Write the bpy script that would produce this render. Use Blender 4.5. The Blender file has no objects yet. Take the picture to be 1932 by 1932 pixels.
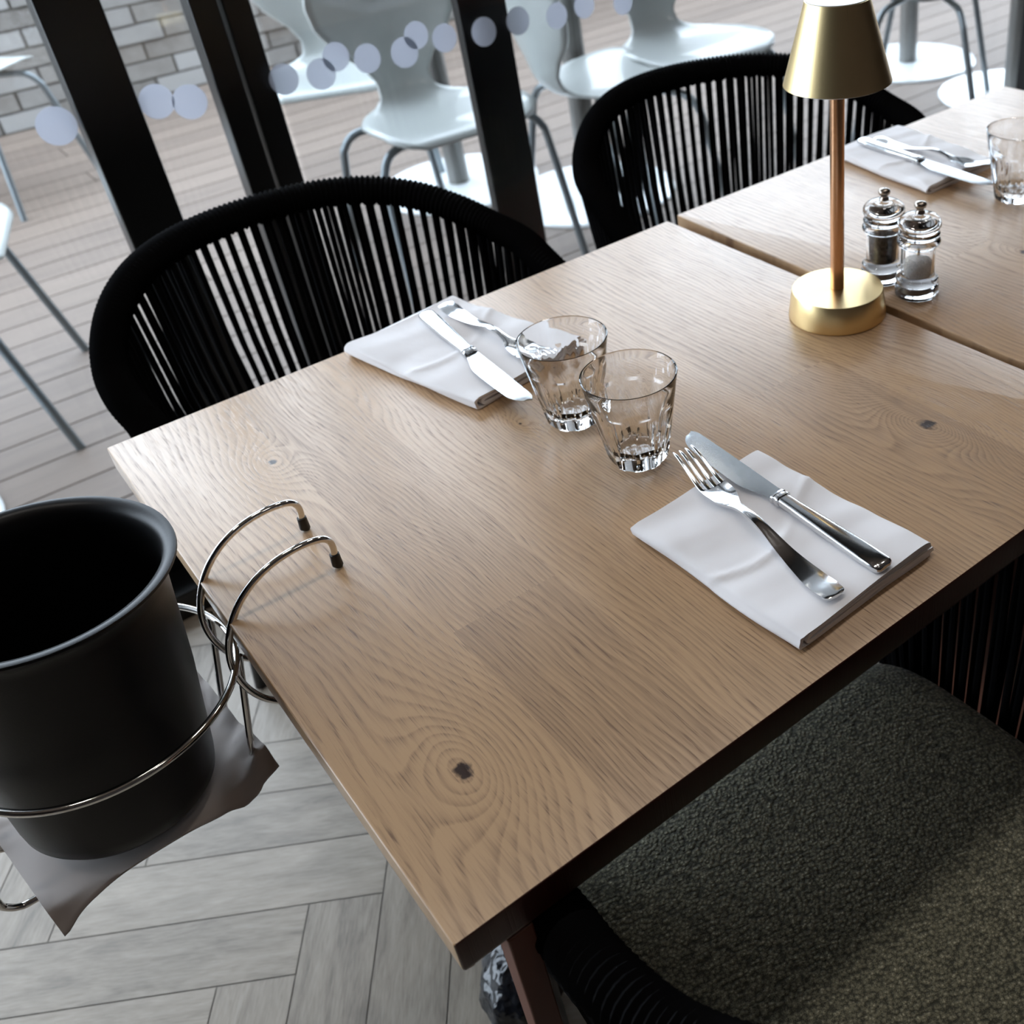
import bpy, bmesh, math, random
from mathutils import Vector, Matrix
random.seed(7)
PI = math.pi
COL = bpy.context.scene.collection
scn = bpy.context.scene
# ------------------------------------------------------------------ camera
YAW, PITCH, ROLL = 0.9404, 0.6288, -0.1011
CAM = Vector((-0.0701, -0.3639, 1.3048))
fw = Vector((math.cos(PITCH)*math.cos(YAW), math.cos(PITCH)*math.sin(YAW), -math.sin(PITCH)))
rt0 = Vector((math.sin(YAW), -math.cos(YAW), 0)); up0 = rt0.cross(fw)
rt = math.cos(ROLL)*rt0 + math.sin(ROLL)*up0
up = -math.sin(ROLL)*rt0 + math.cos(ROLL)*up0
cam = bpy.data.cameras.new('camera'); cam.sensor_width = 36; cam.sensor_height = 36
cam.lens = 2014.67/1932*36
cam.shift_x = (966-1300.0)/1932; cam.shift_y = (888.9-966)/1932
cam.clip_start = 0.02
cam.dof.use_dof = True; cam.dof.focus_distance = 0.80; cam.dof.aperture_fstop = 9.5
co = bpy.data.objects.new('camera', cam); COL.objects.link(co)
co.matrix_world = Matrix((( rt.x, up.x, -fw.x, CAM.x), (rt.y, up.y, -fw.y, CAM.y), (rt.z, up.z, -fw.z, CAM.z), (0,0,0,1)))
scn.camera = co
# ------------------------------------------------------------------ world and exposure
w = bpy.data.worlds.new('overcast_sky'); scn.world = w; w.use_nodes = True
nt = w.node_tree; bg = nt.nodes['Background']
tc = nt.nodes.new('ShaderNodeTexCoord'); sx = nt.nodes.new('ShaderNodeSeparateXYZ')
rp = nt.nodes.new('ShaderNodeValToRGB'); nt.links.new(tc.outputs['Generated'], sx.inputs[0]); nt.links.new(sx.outputs['Z'], rp.inputs[0])
rp.color_ramp.elements[0].position = 0.0; rp.color_ramp.elements[0].color = (.76,.875,1,1)
rp.color_ramp.elements[1].position = 0.8; rp.color_ramp.elements[1].color = (.72,.85,1,1)
nt.links.new(rp.outputs[0], bg.inputs['Color']); bg.inputs['Strength'].default_value = 8.0
scn.view_settings.view_transform = 'Standard'; scn.view_settings.look = 'None'
scn.view_settings.gamma = 1; scn.view_settings.use_curve_mapping = False
scn.view_settings.exposure = 0.0

for lx, ly in ((-.9,.45), (0,.45), (.9,.45), (1.8,.45), (.4,-1.0)):      # recessed ceiling lights over the window tables; last one is added fill behind camera
    ld = bpy.data.lights.new('ceiling_fill_light', 'AREA'); ld.shape = 'DISK'; ld.size = .30; ld.energy = 4.4 if ly > 0 else 2.2; ld.color = (1,.94,.88)
    lo_ = bpy.data.objects.new('ceiling_fill_light', ld); COL.objects.link(lo_); lo_.location = (lx, ly, 2.97)

# ------------------------------------------------------------------ node helpers
class NT:
    def __init__(s, name):
        s.m = bpy.data.materials.new(name); s.m.use_nodes = True; s.t = s.m.node_tree
        s.b = s.t.nodes['Principled BSDF']; s.out = s.t.nodes['Material Output']
    def n(s, typ, **kw):
        o = s.t.nodes.new('ShaderNode'+typ)
        for k, v in kw.items(): setattr(o, k, v)
        return o
    def set(s, sock, v):
        if isinstance(v, bpy.types.NodeSocket): s.t.links.new(v, sock)
        elif v is not None:
            try: sock.default_value = v
            except Exception:
                sock.default_value = (v,)*3 if not hasattr(v,'__len__') else (*v, 1) if len(v) == 3 else v
    def math(s, op, a, b=None, c=None):
        o = s.n('Math', operation=op); s.set(o.inputs[0], a)
        if b is not None: s.set(o.inputs[1], b)
        if c is not None: s.set(o.inputs[2], c)
        return o.outputs[0]
    def mix(s, f, a, b):
        o = s.n('Mix', data_type='RGBA'); s.set(o.inputs[0], f); s.set(o.inputs[6], a); s.set(o.inputs[7], b)
        return o.outputs[2]
    def noise(s, vec, scale=5, detail=3, rough=.5, dist=0):
        o = s.n('TexNoise'); s.set(o.inputs['Vector'], vec); o.inputs['Scale'].default_value = scale
        o.inputs['Detail'].default_value = detail; o.inputs['Roughness'].default_value = rough; o.inputs['Distortion'].default_value = dist
        return o.outputs[0]
    def comb(s, x=0, y=0, z=0):
        o = s.n('CombineXYZ'); s.set(o.inputs[0], x); s.set(o.inputs[1], y); s.set(o.inputs[2], z); return o.outputs[0]
    def coord(s, kind='Object'):
        return s.n('TexCoord').outputs[kind]
    def sep(s, v):
        o = s.n('SeparateXYZ'); s.set(o.inputs[0], v); return o.outputs
    def attr(s, name):
        return s.n('Attribute', attribute_name=name).outputs['Fac']
    def ramp(s, f, stops):
        o = s.n('ValToRGB'); s.set(o.inputs[0], f); r = o.color_ramp
        while len(r.elements) < len(stops): r.elements.new(.5)
        for e, (p, c) in zip(r.elements, stops):
            e.position = p; e.color = (*c, 1) if hasattr(c, '__len__') else (c, c, c, 1)
        return o.outputs[0]
    def bump(s, h, strength=.3, dist=.001):
        o = s.n('Bump'); s.set(o.inputs['Height'], h); o.inputs['Strength'].default_value = strength
        o.inputs['Distance'].default_value = dist; s.t.links.new(o.outputs[0], s.b.inputs['Normal'])
    def p(s, **kw):
        for k, v in kw.items(): s.set(s.b.inputs[k.replace('_', ' ')], v)
        return s

def simple(name, col, rough=.5, metal=0, **kw):
    m = NT(name); m.p(Base_Color=(*col, 1), Roughness=rough, Metallic=metal, **kw); return m.m

# ------------------------------------------------------------------ materials
def oak(name, seed, knots, light=(.53,.345,.195), dark=(.19,.103,.050)):
    m = NT(name); x, y, z = m.sep(m.coord('Object'))
    sv = m.attr('stave'); so = m.math('MULTIPLY', sv, 37.0)
    big = m.noise(m.comb(m.math('MULTIPLY', x, 7), m.math('MULTIPLY', y, 2.2), so), 1.0, 2, .5)
    med = m.noise(m.comb(m.math('MULTIPLY', x, 30), m.math('MULTIPLY', y, 9), so), 1.0, 2, .5)
    h = m.math('ADD', x, m.math('MULTIPLY', big, .11)); h = m.math('ADD', h, m.math('MULTIPLY', med, .010))
    fine = m.noise(m.comb(m.math('MULTIPLY', x, 160), m.math('MULTIPLY', y, 110), so), 1.0, 3, .6); core = None
    for (kx, ky, ax, ay, A, rr) in knots:
        dx = m.math('DIVIDE', m.math('SUBTRACT', x, kx), ax); dy = m.math('DIVIDE', m.math('SUBTRACT', y, ky), ay)
        d2 = m.math('ADD', m.math('MULTIPLY', dx, dx), m.math('MULTIPLY', dy, dy))
        g = m.math('DIVIDE', A, m.math('ADD', d2, 1.0)); h = m.math('ADD', h, g); wk = m.math('DIVIDE', .85, m.math('ADD', 1.0, m.math('MULTIPLY', d2, .5))); h = m.math('ADD', h, m.math('MULTIPLY', wk, m.math('SUBTRACT', kx, x)))
        ex = m.math('ADD', m.math('POWER', m.math('ABSOLUTE', m.math('DIVIDE', m.math('SUBTRACT', x, kx), rr)), 2), m.math('POWER', m.math('ABSOLUTE', m.math('DIVIDE', m.math('SUBTRACT', y, ky), rr*1.25)), 2))
        c = m.math('SUBTRACT', 1.0, m.math('ADD', ex, m.math('MULTIPLY', m.math('SUBTRACT', fine, .5), 3.2))); c = m.math('MAXIMUM', c, -.35)
        core = c if core is None else m.math('MAXIMUM', core, c)
    freq = m.math('ADD', 105.0, m.math('MULTIPLY', sv, 150.0))
    fr = m.math('FRACT', m.math('MULTIPLY', h, freq))
    fall = m.math('MULTIPLY', m.math('POWER', fr, 2.2), m.math('MINIMUM', m.math('MULTIPLY', m.math('SUBTRACT', 1.0, fr), 6.0), 1.0))
    st = m.noise(m.comb(m.math('MULTIPLY', x, 380), m.math('MULTIPLY', y, 12), so), 1.0, 4, .65)
    por = m.noise(m.comb(m.math('MULTIPLY', x, 1100), m.math('MULTIPLY', y, 38), so), 1.0, 2, .5)
    porm = m.math('MULTIPLY', m.math('MAXIMUM', m.math('SUBTRACT', por, .55), 0), 6.0)
    tone = m.noise(m.comb(m.math('MULTIPLY', x, 9), m.math('MULTIPLY', y, 3), so), 1.0, 2, .5)
    val = m.math('MULTIPLY', fall, m.math('ADD', .15, m.math('MULTIPLY', st, .75)))
    val = m.math('ADD', val, m.math('MULTIPLY', m.math('SUBTRACT', st, .5), .95))
    val = m.math('ADD', val, m.math('MULTIPLY', m.math('SUBTRACT', tone, .5), .5))
    val = m.math('ADD', val, m.math('MULTIPLY', m.math('SUBTRACT', m.attr('tone'), .30), .50))
    val = m.math('ADD', val, m.math('MULTIPLY', porm, m.math('ADD', .22, fall)))
    cn = m.n('Clamp'); m.set(cn.inputs[0], val); cl = cn.outputs[0]
    colr = m.mix(cl, (*light, 1), (*dark, 1))
    if core is not None:
        kk = m.n('Clamp'); m.set(kk.inputs[0], m.math('MULTIPLY', m.math('ADD', core, .30), 1.1))
        colr = m.mix(kk.outputs[0], colr, (.03,.013,.007,1))
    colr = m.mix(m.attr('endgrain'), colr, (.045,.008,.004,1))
    m.p(Base_Color=colr, Roughness=m.math('ADD', .29, m.math('MULTIPLY', cl, .14)), Specular_IOR_Level=.62)
    m.bump(m.math('SUBTRACT', 1.0, m.math('ADD', m.math('MULTIPLY', porm, .8), m.math('MULTIPLY', fall, .35))), .22, .0006)
    return m.m
OAK1 = oak('oak_tabletop', 1, [(.065,.104,.028,.050,-.085,.0065), (.578,.151,.030,.045,-.07,.007), (.112,.549,.022,.035,.06,.004), (.315,.43,.012,.02,.02,.0018)])
OAK2 = oak('oak_tabletop_far', 2, [(.20,.30,.028,.045,-.07,.005), (.50,.12,.03,.05,.07,.005)])
RED = NT('stained_table_leg'); RED.p(Base_Color=(.14,.042,.022,1), Roughness=.5); RED = RED.m
def floor_mat():
    m = NT('limed_oak_floor'); u, v, _ = m.sep(m.n('UVMap').outputs[0])
    rnd = m.attr('tone'); so = m.math('MULTIPLY', rnd, 91)
    n1 = m.noise(m.comb(m.math('MULTIPLY', u, 9), m.math('MULTIPLY', v, 42), so), 1, 4, .6, .6)
    n2 = m.noise(m.comb(m.math('MULTIPLY', u, 40), m.math('MULTIPLY', v, 420), so), 1, 3, .6)
    f = m.math('ADD', m.math('MULTIPLY', m.math('SUBTRACT', n1, .5), 1.5), m.math('MULTIPLY', m.math('SUBTRACT', n2, .5), .9))
    f = m.math('ADD', f, m.math('ADD', .18, m.math('MULTIPLY', rnd, .5)))
    c = m.ramp(f, [(0, (.39,.33,.265)), (.5, (.29,.243,.190)), (1, (.165,.134,.102))])
    m.p(Base_Color=c, Roughness=.42); m.bump(n2, .15, .0005); return m.m
FLOORM = floor_mat()
def deck_mat():
    m = NT('timber_decking'); x, y, z = m.sep(m.coord('Object')); rnd = m.attr('tone'); so = m.math('MULTIPLY', rnd, 91)
    n1 = m.noise(m.comb(m.math('MULTIPLY', x, 2.5), m.math('MULTIPLY', y, 30), so), 1, 4, .6)
    n2 = m.noise(m.comb(m.math('MULTIPLY', x, 9), m.math('MULTIPLY', y, 220), so), 1, 3, .6)
    f = m.math('ADD', m.math('MULTIPLY', n1, .6), m.math('ADD', m.math('MULTIPLY', n2, .35), m.math('MULTIPLY', rnd, .25)))
    c = m.ramp(f, [(.2, (.23,.178,.142)), (.6, (.178,.136,.108)), (.95, (.115,.087,.070))])
    m.p(Base_Color=c, Roughness=.6); return m.m
DECKM = deck_mat()
def brick_mat():
    m = NT('weathered_brick'); rnd = m.attr('tone'); v = m.coord('Object')
    n = m.noise(v, 14, 4, .6); n2 = m.noise(v, 60, 3, .6)
    c = m.ramp(rnd, [(0, (.09,.077,.065)), (.4, (.16,.14,.12)), (.7, (.22,.21,.20)), (1, (.36,.35,.34))])
    c2 = m.mix(m.math('MULTIPLY', n, .7), c, (.36,.35,.33,1)); m.p(Base_Color=c2, Roughness=.9); m.bump(n2, .5, .004); return m.m
BRICK = brick_mat(); MORTAR = simple('mortar', (.13,.115,.095), .95)
FRAME = simple('black_window_frame', (.004,.0045,.005), .30)
TRACK = simple('grey_track_metal', (.30,.33,.38), .35, .6)
def pane():
    m = NT('clear_window_glass'); t = m.t
    tr = m.n('BsdfTransparent'); tr.inputs[0].default_value = (.97,.97,.97,1)
    gl = m.n('BsdfGlossy'); gl.inputs['Roughness'].default_value = .01
    ge = m.n('NewGeometry'); vm = m.n('VectorMath', operation='DOT_PRODUCT'); t.links.new(ge.outputs['Incoming'], vm.inputs[0]); t.links.new(ge.outputs['Normal'], vm.inputs[1])
    fr = m.math('ADD', .03, m.math('MULTIPLY', .6, m.math('POWER', m.math('SUBTRACT', 1.0, m.math('ABSOLUTE', vm.outputs['Value'])), 5)))
    mx = m.n('MixShader'); t.links.new(fr, mx.inputs[0]); t.links.new(tr.outputs[0], mx.inputs[1]); t.links.new(gl.outputs[0], mx.inputs[2])
    t.links.new(mx.outputs[0], m.out.inputs[0]); return m.m
PANE = pane()
def dotm():
    m = NT('frosted_dot_film'); t = m.t
    tr = m.n('BsdfTransparent'); tr.inputs[0].default_value = (.8,.83,.86,1)
    tl = m.n('BsdfTranslucent'); tl.inputs[0].default_value = (.50,.50,.54,1)
    df = m.n('BsdfDiffuse'); df.inputs[0].default_value = (.6,.61,.64,1)
    a = m.n('MixShader'); a.inputs[0].default_value = .3; t.links.new(tl.outputs[0], a.inputs[1]); t.links.new(df.outputs[0], a.inputs[2])
    b = m.n('MixShader'); b.inputs[0].default_value = .35; t.links.new(a.outputs[0], b.inputs[1]); t.links.new(tr.outputs[0], b.inputs[2])
    t.links.new(b.outputs[0], m.out.inputs[0]); return m.m
DOT = dotm()
ROPE = simple('black_rope', (.003,.003,.0034), .95, 0, Specular_IOR_Level=.06)
BLACKMETAL = simple('black_powder_coat', (.004,.004,.0045), .45)
def tweed():
    m = NT('green_grey_tweed'); v = m.coord('Object')
    mp = m.n('Mapping'); m.set(mp.inputs[0], v); mp.inputs['Rotation'].default_value = (0,0,.35)
    vo = m.n('TexVoronoi'); m.set(vo.inputs['Vector'], mp.outputs[0]); vo.inputs['Scale'].default_value = 290
    x, y, z = m.sep(mp.outputs[0]); st = m.noise(m.comb(m.math('MULTIPLY', x, 70), m.math('MULTIPLY', y, 300), 0), 1, 2, .5)
    sp = m.noise(v, 900, 2, .6)
    f = m.math('SUBTRACT', m.math('ADD', m.math('MULTIPLY', sp, .8), m.math('MULTIPLY', st, .6)), m.math('MULTIPLY', vo.outputs['Distance'], .55))
    c = m.ramp(f, [(.25, (.055,.055,.038)), (.6, (.25,.24,.165)), (.85, (.60,.57,.42))])
    m.p(Base_Color=c, Roughness=.95, Sheen_Weight=.2); m.bump(m.math('SUBTRACT', st, vo.outputs['Distance']), .8, .0015); return m.m
TWEED = tweed()
def cloth(name, col):
    m = NT(name); v = m.coord('Object'); n = m.noise(v, 900, 2, .5); n2 = m.noise(v, 45, 2, .5)
    m.p(Base_Color=(*col, 1), Roughness=.9, Sheen_Weight=.15)
    m.bump(m.math('ADD', m.math('MULTIPLY', n, .06), m.math('MULTIPLY', n2, .8)), .35, .0016); return m.m
LINEN = cloth('white_cotton', (.90,.88,.89))
CLOTH2 = cloth('shaded_white_cotton', (.50,.45,.42))  # white cotton with the bucket's shade put into its colour
def steel(name='polished_steel', rough=.11, col=(.72,.73,.74)):
    m = NT(name); v = m.coord('Object'); n = m.noise(v, 260, 3, .6)
    m.p(Base_Color=(*col, 1), Metallic=1.0, Roughness=m.math('ADD', rough-.03, m.math('MULTIPLY', n, .07))); return m.m
STEEL = steel(); BLADE = steel('brushed_blade', .16, (.66,.69,.71)); CHROME = steel('chrome_wire', .07, (.75,.74,.72))
def brass(name, col, rough, ani=.0):
    m = NT(name); x, y, z = m.sep(m.coord('Object')); a = m.math('ARCTAN2', y, x)
    n = m.noise(m.comb(m.math('MULTIPLY', a, 30), m.math('MULTIPLY', z, 2), 0), 1, 3, .6)
    m.p(Base_Color=(*col, 1), Metallic=1.0, Roughness=m.math('ADD', rough-.02, m.math('MULTIPLY', n, .10)), Anisotropic=ani)
    m.bump(n, .06, .0003); return m.m
BRASS = brass('brushed_brass', (.86,.66,.34), .27, .5); COPPER = brass('copper_toned_brass', (.80,.47,.27), .22)
LAMPTOP = simple('pale_lamp_diffuser', (.80,.82,.86), .3)
def glassm(name, ior=1.48, col=(1,1,1), rough=0):
    m = NT(name); m.p(Base_Color=(*col, 1), Roughness=rough, Transmission_Weight=1.0, IOR=ior); return m.m
GLASS = glassm('tumbler_glass', 1.50); ACRYL = glassm('clear_acrylic', 1.47)
def grains(name, a, b, sc):
    m = NT(name); vo = m.n('TexVoronoi'); m.set(vo.inputs['Vector'], m.coord('Object')); vo.inputs['Scale'].default_value = sc
    c = m.ramp(m.sep(vo.outputs['Color'])[0], [(0, a), (1, b)]); m.p(Base_Color=c, Roughness=.7); m.bump(vo.outputs['Distance'], .8, .002); return m.m
PEPPER = grains('peppercorns', (.012,.009,.008), (.07,.05,.04), 260); SALT = grains('salt_crystals', (.80,.79,.78), (.93,.92,.91), 500)
BUCKET = NT('matt_black_enamel'); BUCKET.p(Base_Color=(.0025,.0025,.003,1), Roughness=.38, Specular_IOR_Level=.32); BUCKET.bump(BUCKET.noise(BUCKET.coord(), 900, 2, .6), .15, .0004); BUCKET = BUCKET.m
RUBBER = simple('black_rubber', (.008,.008,.008), .5)
SHELL = simple('pale_aqua_plastic', (.43,.455,.44), .32); SHELL.node_tree.nodes['Principled BSDF'].inputs['Coat Weight'].default_value = .3
GREYTUBE = simple('satin_grey_tube', (.20,.23,.245), .32, .55)
POST = NT('brushed_post'); _x,_y,_z = POST.sep(POST.coord()); POST.p(Base_Color=POST.ramp(POST.noise(POST.comb(POST.math('MULTIPLY', POST.math('ARCTAN2', _y, _x), 3), 0, POST.math('MULTIPLY', _z, .4)), 1, 2), [(.3,(.13,.125,.115)),(.7,(.26,.26,.25))]), Metallic=.6, Roughness=.4); POST = POST.m
WHITEDISC = simple('white_glossy_disc', (.88,.92,.93), .12); WHITEDISC.node_tree.nodes['Principled BSDF'].inputs['Coat Weight'].default_value = .6
PLASTER = simple('dark_interior_paint', (.014,.006,.004), .8); CEIL = simple('ceiling_paint', (.20,.15,.12), .85)
PATENT = NT('black_patent'); PATENT.p(Base_Color=(.010,.011,.014,1), Roughness=.16); PATENT.bump(PATENT.noise(PATENT.coord(), 75, 1, .5), .8, .007); PATENT = PATENT.m

# ------------------------------------------------------------------ mesh helpers
class MB:
    def __init__(s): s.v = []; s.f = []; s.a = []
    def add(s, v, f, a=None):
        o = len(s.v); s.v += [tuple(p) for p in v]; s.f += [tuple(i+o for i in q) for q in f]
        s.a += ([a]*len(f))
        return s
    def box(s, lo, hi, a=None):
        x0,y0,z0 = lo; x1,y1,z1 = hi
        v = [(x0,y0,z0),(x1,y0,z0),(x1,y1,z0),(x0,y1,z0),(x0,y0,z1),(x1,y0,z1),(x1,y1,z1),(x0,y1,z1)]
        return s.add(v, [(0,3,2,1),(4,5,6,7),(0,1,5,4),(1,2,6,5),(2,3,7,6),(3,0,4,7)], a)
    def tube(s, pts, r, n=10, closed=False, caps=True):
        pts = [Vector(p) for p in pts]; N = len(pts); rr = r if hasattr(r, '__len__') else [r]*N
        T = []
        for i in range(N):
            a = pts[(i-1) % N] if (closed or i > 0) else pts[0]; b = pts[(i+1) % N] if (closed or i < N-1) else pts[-1]
            T.append((b-a).normalized())
        ref = Vector((0,0,1)) if abs(T[0].z) < .9 else Vector((1,0,0))
        nrm = (ref - T[0]*ref.dot(T[0])).normalized(); v = []
        for i in range(N):
            nrm = nrm - T[i]*nrm.dot(T[i]); nrm.normalize(); bn = T[i].cross(nrm)
            for k in range(n):
                t = 2*PI*k/n; v.append(pts[i] + (nrm*math.cos(t) + bn*math.sin(t))*rr[i])
        f = []
        for i in range(N if closed else N-1):
            j = (i+1) % N
            for k in range(n): f.append((i*n+k, i*n+(k+1) % n, j*n+(k+1) % n, j*n+k))
        if caps and not closed: f += [tuple(reversed(range(n))), tuple((N-1)*n+k for k in range(n))]
        return s.add(v, f)
    def lathe(s, prof, n=48, cap=True, c=(0,0)):
        v = []; f = []
        for r, z in prof:
            for k in range(n): t = 2*PI*k/n; v.append((c[0]+r*math.cos(t), c[1]+r*math.sin(t), z))
        for i in range(len(prof)-1):
            for k in range(n): f.append((i*n+k, i*n+(k+1) % n, (i+1)*n+(k+1) % n, (i+1)*n+k))
        if cap: f += [tuple(reversed(range(n))), tuple((len(prof)-1)*n+k for k in range(n))]
        return s.add(v, f)
    def grid(s, P, closed_u=False, closed_v=False, flip=False):
        R_, C_ = len(P), len(P[0]); v = [p for row in P for p in row]; f = []
        for i in range(R_ if closed_u else R_-1):
            for j in range(C_ if closed_v else C_-1):
                q = (i*C_+j, i*C_+(j+1) % C_, ((i+1) % R_)*C_+(j+1) % C_, ((i+1) % R_)*C_+j)
                f.append(tuple(reversed(q)) if flip else q)
        return s.add(v, f)
    def build(s, name, mat, parent=None, smooth=True, bevel=0, seg=2, fix=True, angle=40):
        me = bpy.data.meshes.new(name); me.from_pydata(s.v, [], s.f); me.update()
        if any(x is not None for x in s.a):
            at = me.attributes.new('tone', 'FLOAT', 'FACE')
            for i, x in enumerate(s.a): at.data[i].value = x or 0
        if fix:
            bm = bmesh.new(); bm.from_mesh(me); bmesh.ops.recalc_face_normals(bm, faces=bm.faces); bm.to_mesh(me); bm.free()
        o = bpy.data.objects.new(name, me); COL.objects.link(o); me.materials.append(mat)
        if bevel:
            b = o.modifiers.new('bevel', 'BEVEL'); b.width = bevel; b.segments = seg; b.limit_method = 'ANGLE'; b.angle_limit = math.radians(35)
        if smooth:
            for p in me.polygons: p.use_smooth = True
            me.set_sharp_from_angle(angle=math.radians(angle)) if hasattr(me, 'set_sharp_from_angle') else None
        if parent: o.parent = parent
        return o
def tag(o, label=None, cat=None, group=None, kind=None):
    for k, v in (('label', label), ('category', cat), ('group', group), ('kind', kind)):
        if v: o[k] = v
    return o
def empty(name, loc=(0,0,0), rz=0, rx=0, ry=0):
    o = bpy.data.objects.new(name, None); COL.objects.link(o); o.location = loc; o.rotation_euler = (rx, ry, rz); o.empty_display_size = .05
    return o
def copy_tree(o, parent=None):
    c = o.copy(); COL.objects.link(c)
    if parent: c.parent = parent
    for ch in [k for k in bpy.data.objects if k.parent == o]: copy_tree(ch, c)
    return c
def spline(pts, n=8, closed=False):
    P = [Vector(p) for p in pts]; N = len(P); out = []
    for i in range(N if closed else N-1):
        g = lambda k: P[k % N] if closed else P[max(0, min(N-1, k))]
        a, b, c, d = g(i-1), g(i), g(i+1), g(i+2)
        for j in range(n):
            t = j/n; out.append(.5*((2*b) + (c-a)*t + (2*a-5*b+4*c-d)*t*t + (3*b-a-3*c+d)*t**3))
    if not closed: out.append(P[-1])
    return out
def relax(P, n=10):
    P = [Vector(p) for p in P]
    for _ in range(n): P = [P[0]] + [P[i]*.5 + (P[i-1]+P[i+1])*.25 for i in range(1, len(P)-1)] + [P[-1]]
    return P
def smoothstep(a, b, x): t = max(0, min(1, (x-a)/(b-a))); return t*t*(3-2*t)

# ------------------------------------------------------------------ room and terrace
FY = 1.50   # glass line
def herringbone():
    m = MB(); uv = []; W_, L_ = .1016, .4572; ang = math.radians(-33); gap = .0009
    ca, sa = math.cos(ang), math.sin(ang); ox, oy = -.025, .685
    # reference: the right end of one long-way plank sits at (ox, oy)
    def put(x0, y0, x1, y1, horiz):
        cx, cy = (x0+x1)/2, (y0+y1)/2; wx, wy = ca*cx - sa*cy + ox, sa*cx + ca*cy + oy
        if not (-3.1 < wx < 5.1 and -3.6 < wy < 1.62): return
        m.add([(ca*a - sa*b + ox, sa*a + ca*b + oy, 0) for a, b in ((x0+gap,y0+gap),(x1-gap,y0+gap),(x1-gap,y1-gap),(x0+gap,y1-gap))], [(0,1,2,3)], random.random())
        o = random.random()*5
        uv.extend([(o,0),(o+x1-x0,0),(o+x1-x0,y1-y0),(o,y1-y0)] if horiz else [(o,0),(o,x1-x0),(o+y1-y0,x1-x0),(o+y1-y0,0)])
    for i in range(-60, 61):
        for j in range(-16, 17):
            # period of the pattern: (W,W) along the diagonal, (2L) across
            bx = i*W_ + j*L_; by = i*W_ - j*L_
            put(bx-L_, by-W_, bx, by, True)
            put(bx, by-L_, bx+W_, by, False)
    o = m.build('floor', FLOORM, smooth=False, fix=False)
    l = o.data.uv_layers.new(name='UVMap')
    for k, t in enumerate(uv): l.data[k].uv = t
    return o
fl = herringbone(); tag(fl, kind='structure')
g = MB().box((-3.1,-3.6,-.06), (5.2,1.60,-.0015)).build('floor_joint_bed', simple('floor_joint', (.17,.155,.13), .8), fl, smooth=False)
# deck boards
m = MB(); y = 1.62; k = 0
while y < 5.11:
    x = -3 + (k % 3)*-.9
    while x < 13:
        L = 3.6; m.box((x,y,-.03), (x+L-.004, y+.134, 0), random.random()); x += L
    y += .140; k += 1
dk = m.build('floor_terrace_deck', DECKM, smooth=False); tag(dk, kind='structure')
MB().box((-3,1.6,-.08), (13,5.2,-.031)).build('deck_underside', simple('deck_gap', (.05,.04,.035), .9), dk, smooth=False)
# brick wall
m = MB(); z = 0; row = 0
while z < 1.28:
    x = -2 - (row % 2)*.12
    while x < 12.8:
        L = .225; d = random.uniform(-.006,.006)
        m.box((x+.006, 5.12+d, z+.005), (x+L-.006, 5.2, z+.073), random.random()); x += L
    z += .078; row += 1
bw = m.build('wall_garden', BRICK, smooth=False, bevel=0); tag(bw, kind='structure')
MB().box((-2.2,5.132,-.05), (12.9,5.25,1.30)).build('mortar', MORTAR, bw, smooth=False)
tag(MB().box((-3,FY-.10,2.65), (5.2,FY+.10,3.0)).build('trim_1', FRAME, smooth=False), kind='structure')
tag(MB().box((-3.1,-3.6,3.0), (5.2,FY+.1,3.1)).build('ceiling', CEIL, smooth=False), kind='structure')
tag(MB().box((-3.1,-3.6,0), (-3.0,FY+.1,3.0)).build('wall_left', PLASTER, smooth=False), kind='structure')
tag(MB().box((5.1,-3.6,0), (5.2,FY+.1,3.0)).build('wall_right', PLASTER, smooth=False), kind='structure')
tag(MB().box((-3.1,-1.7,0), (5.2,-1.6,3.0)).build('wall_back', PLASTER, smooth=False), kind='structure')
tag(MB().box((-4,FY+.12,2.75), (9,3.1,2.82)).build('trim_added_canopy', simple('added_canopy', (.5,.5,.5), .8), smooth=False), kind='structure')  # unseen canopy, added to keep sky light off the deck
# sill track
s = MB().box((-3,FY-.10,-.01), (5.1,FY+.10,.055)).build('trim_2', FRAME, smooth=False, bevel=.003); tag(s, kind='structure')
MB().box((-3,FY+.02,.055), (5.1,FY+.035,.068)).build('track_rail', TRACK, s, smooth=False)
MB().box((-3,FY+.075,.055), (5.1,FY+.095,.066)).build('track_rail', TRACK, s, smooth=False)
# windows: black stiles, panes, film dots
def disc(x, z, r, y):
    mm = MB(); n = 40; v = []
    for yy in (y, y-.0004): v += [(x + r*math.cos(2*PI*k/n), yy, z + r*math.sin(2*PI*k/n)) for k in range(n)]
    f = [tuple(range(n)), tuple(reversed(range(n, 2*n)))] + [(k, k+n, (k+1) % n + n, (k+1) % n) for k in range(n)]
    return mm.add(v, f)
def window(i, x0, x1, stile, yg, dots, rail=True):
    e = empty('window_%d' % i, (0,0,0)); tag(e, kind='structure')
    fm = MB()
    for a, b in stile: fm.box((a, yg-.03, .055), (b, yg+(.015 if yg < FY+.01 else -.005), 2.65))
    if rail: fm.box((x0, yg-.028, .055), (x1, yg+.028, .14)); 
    fm.box((x0, yg-.028, 2.56), (x1, yg+.028, 2.65))
    fm.build('window_frame', FRAME, e, smooth=False, bevel=.003)
    MB().box((x0, yg-.003, .14), (x1, yg+.003, 2.56)).build('glass_pane', PANE, e, smooth=False)
    for (x, z, r) in dots: disc(x, z, r, yg-.0035).build('film_dot', DOT, e, smooth=False)
    return e
WIN = []
DL = [(0.185,0.857,.0285)]; DM = [(0.333,0.855,.0265),(0.381,0.842,.027)]
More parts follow.
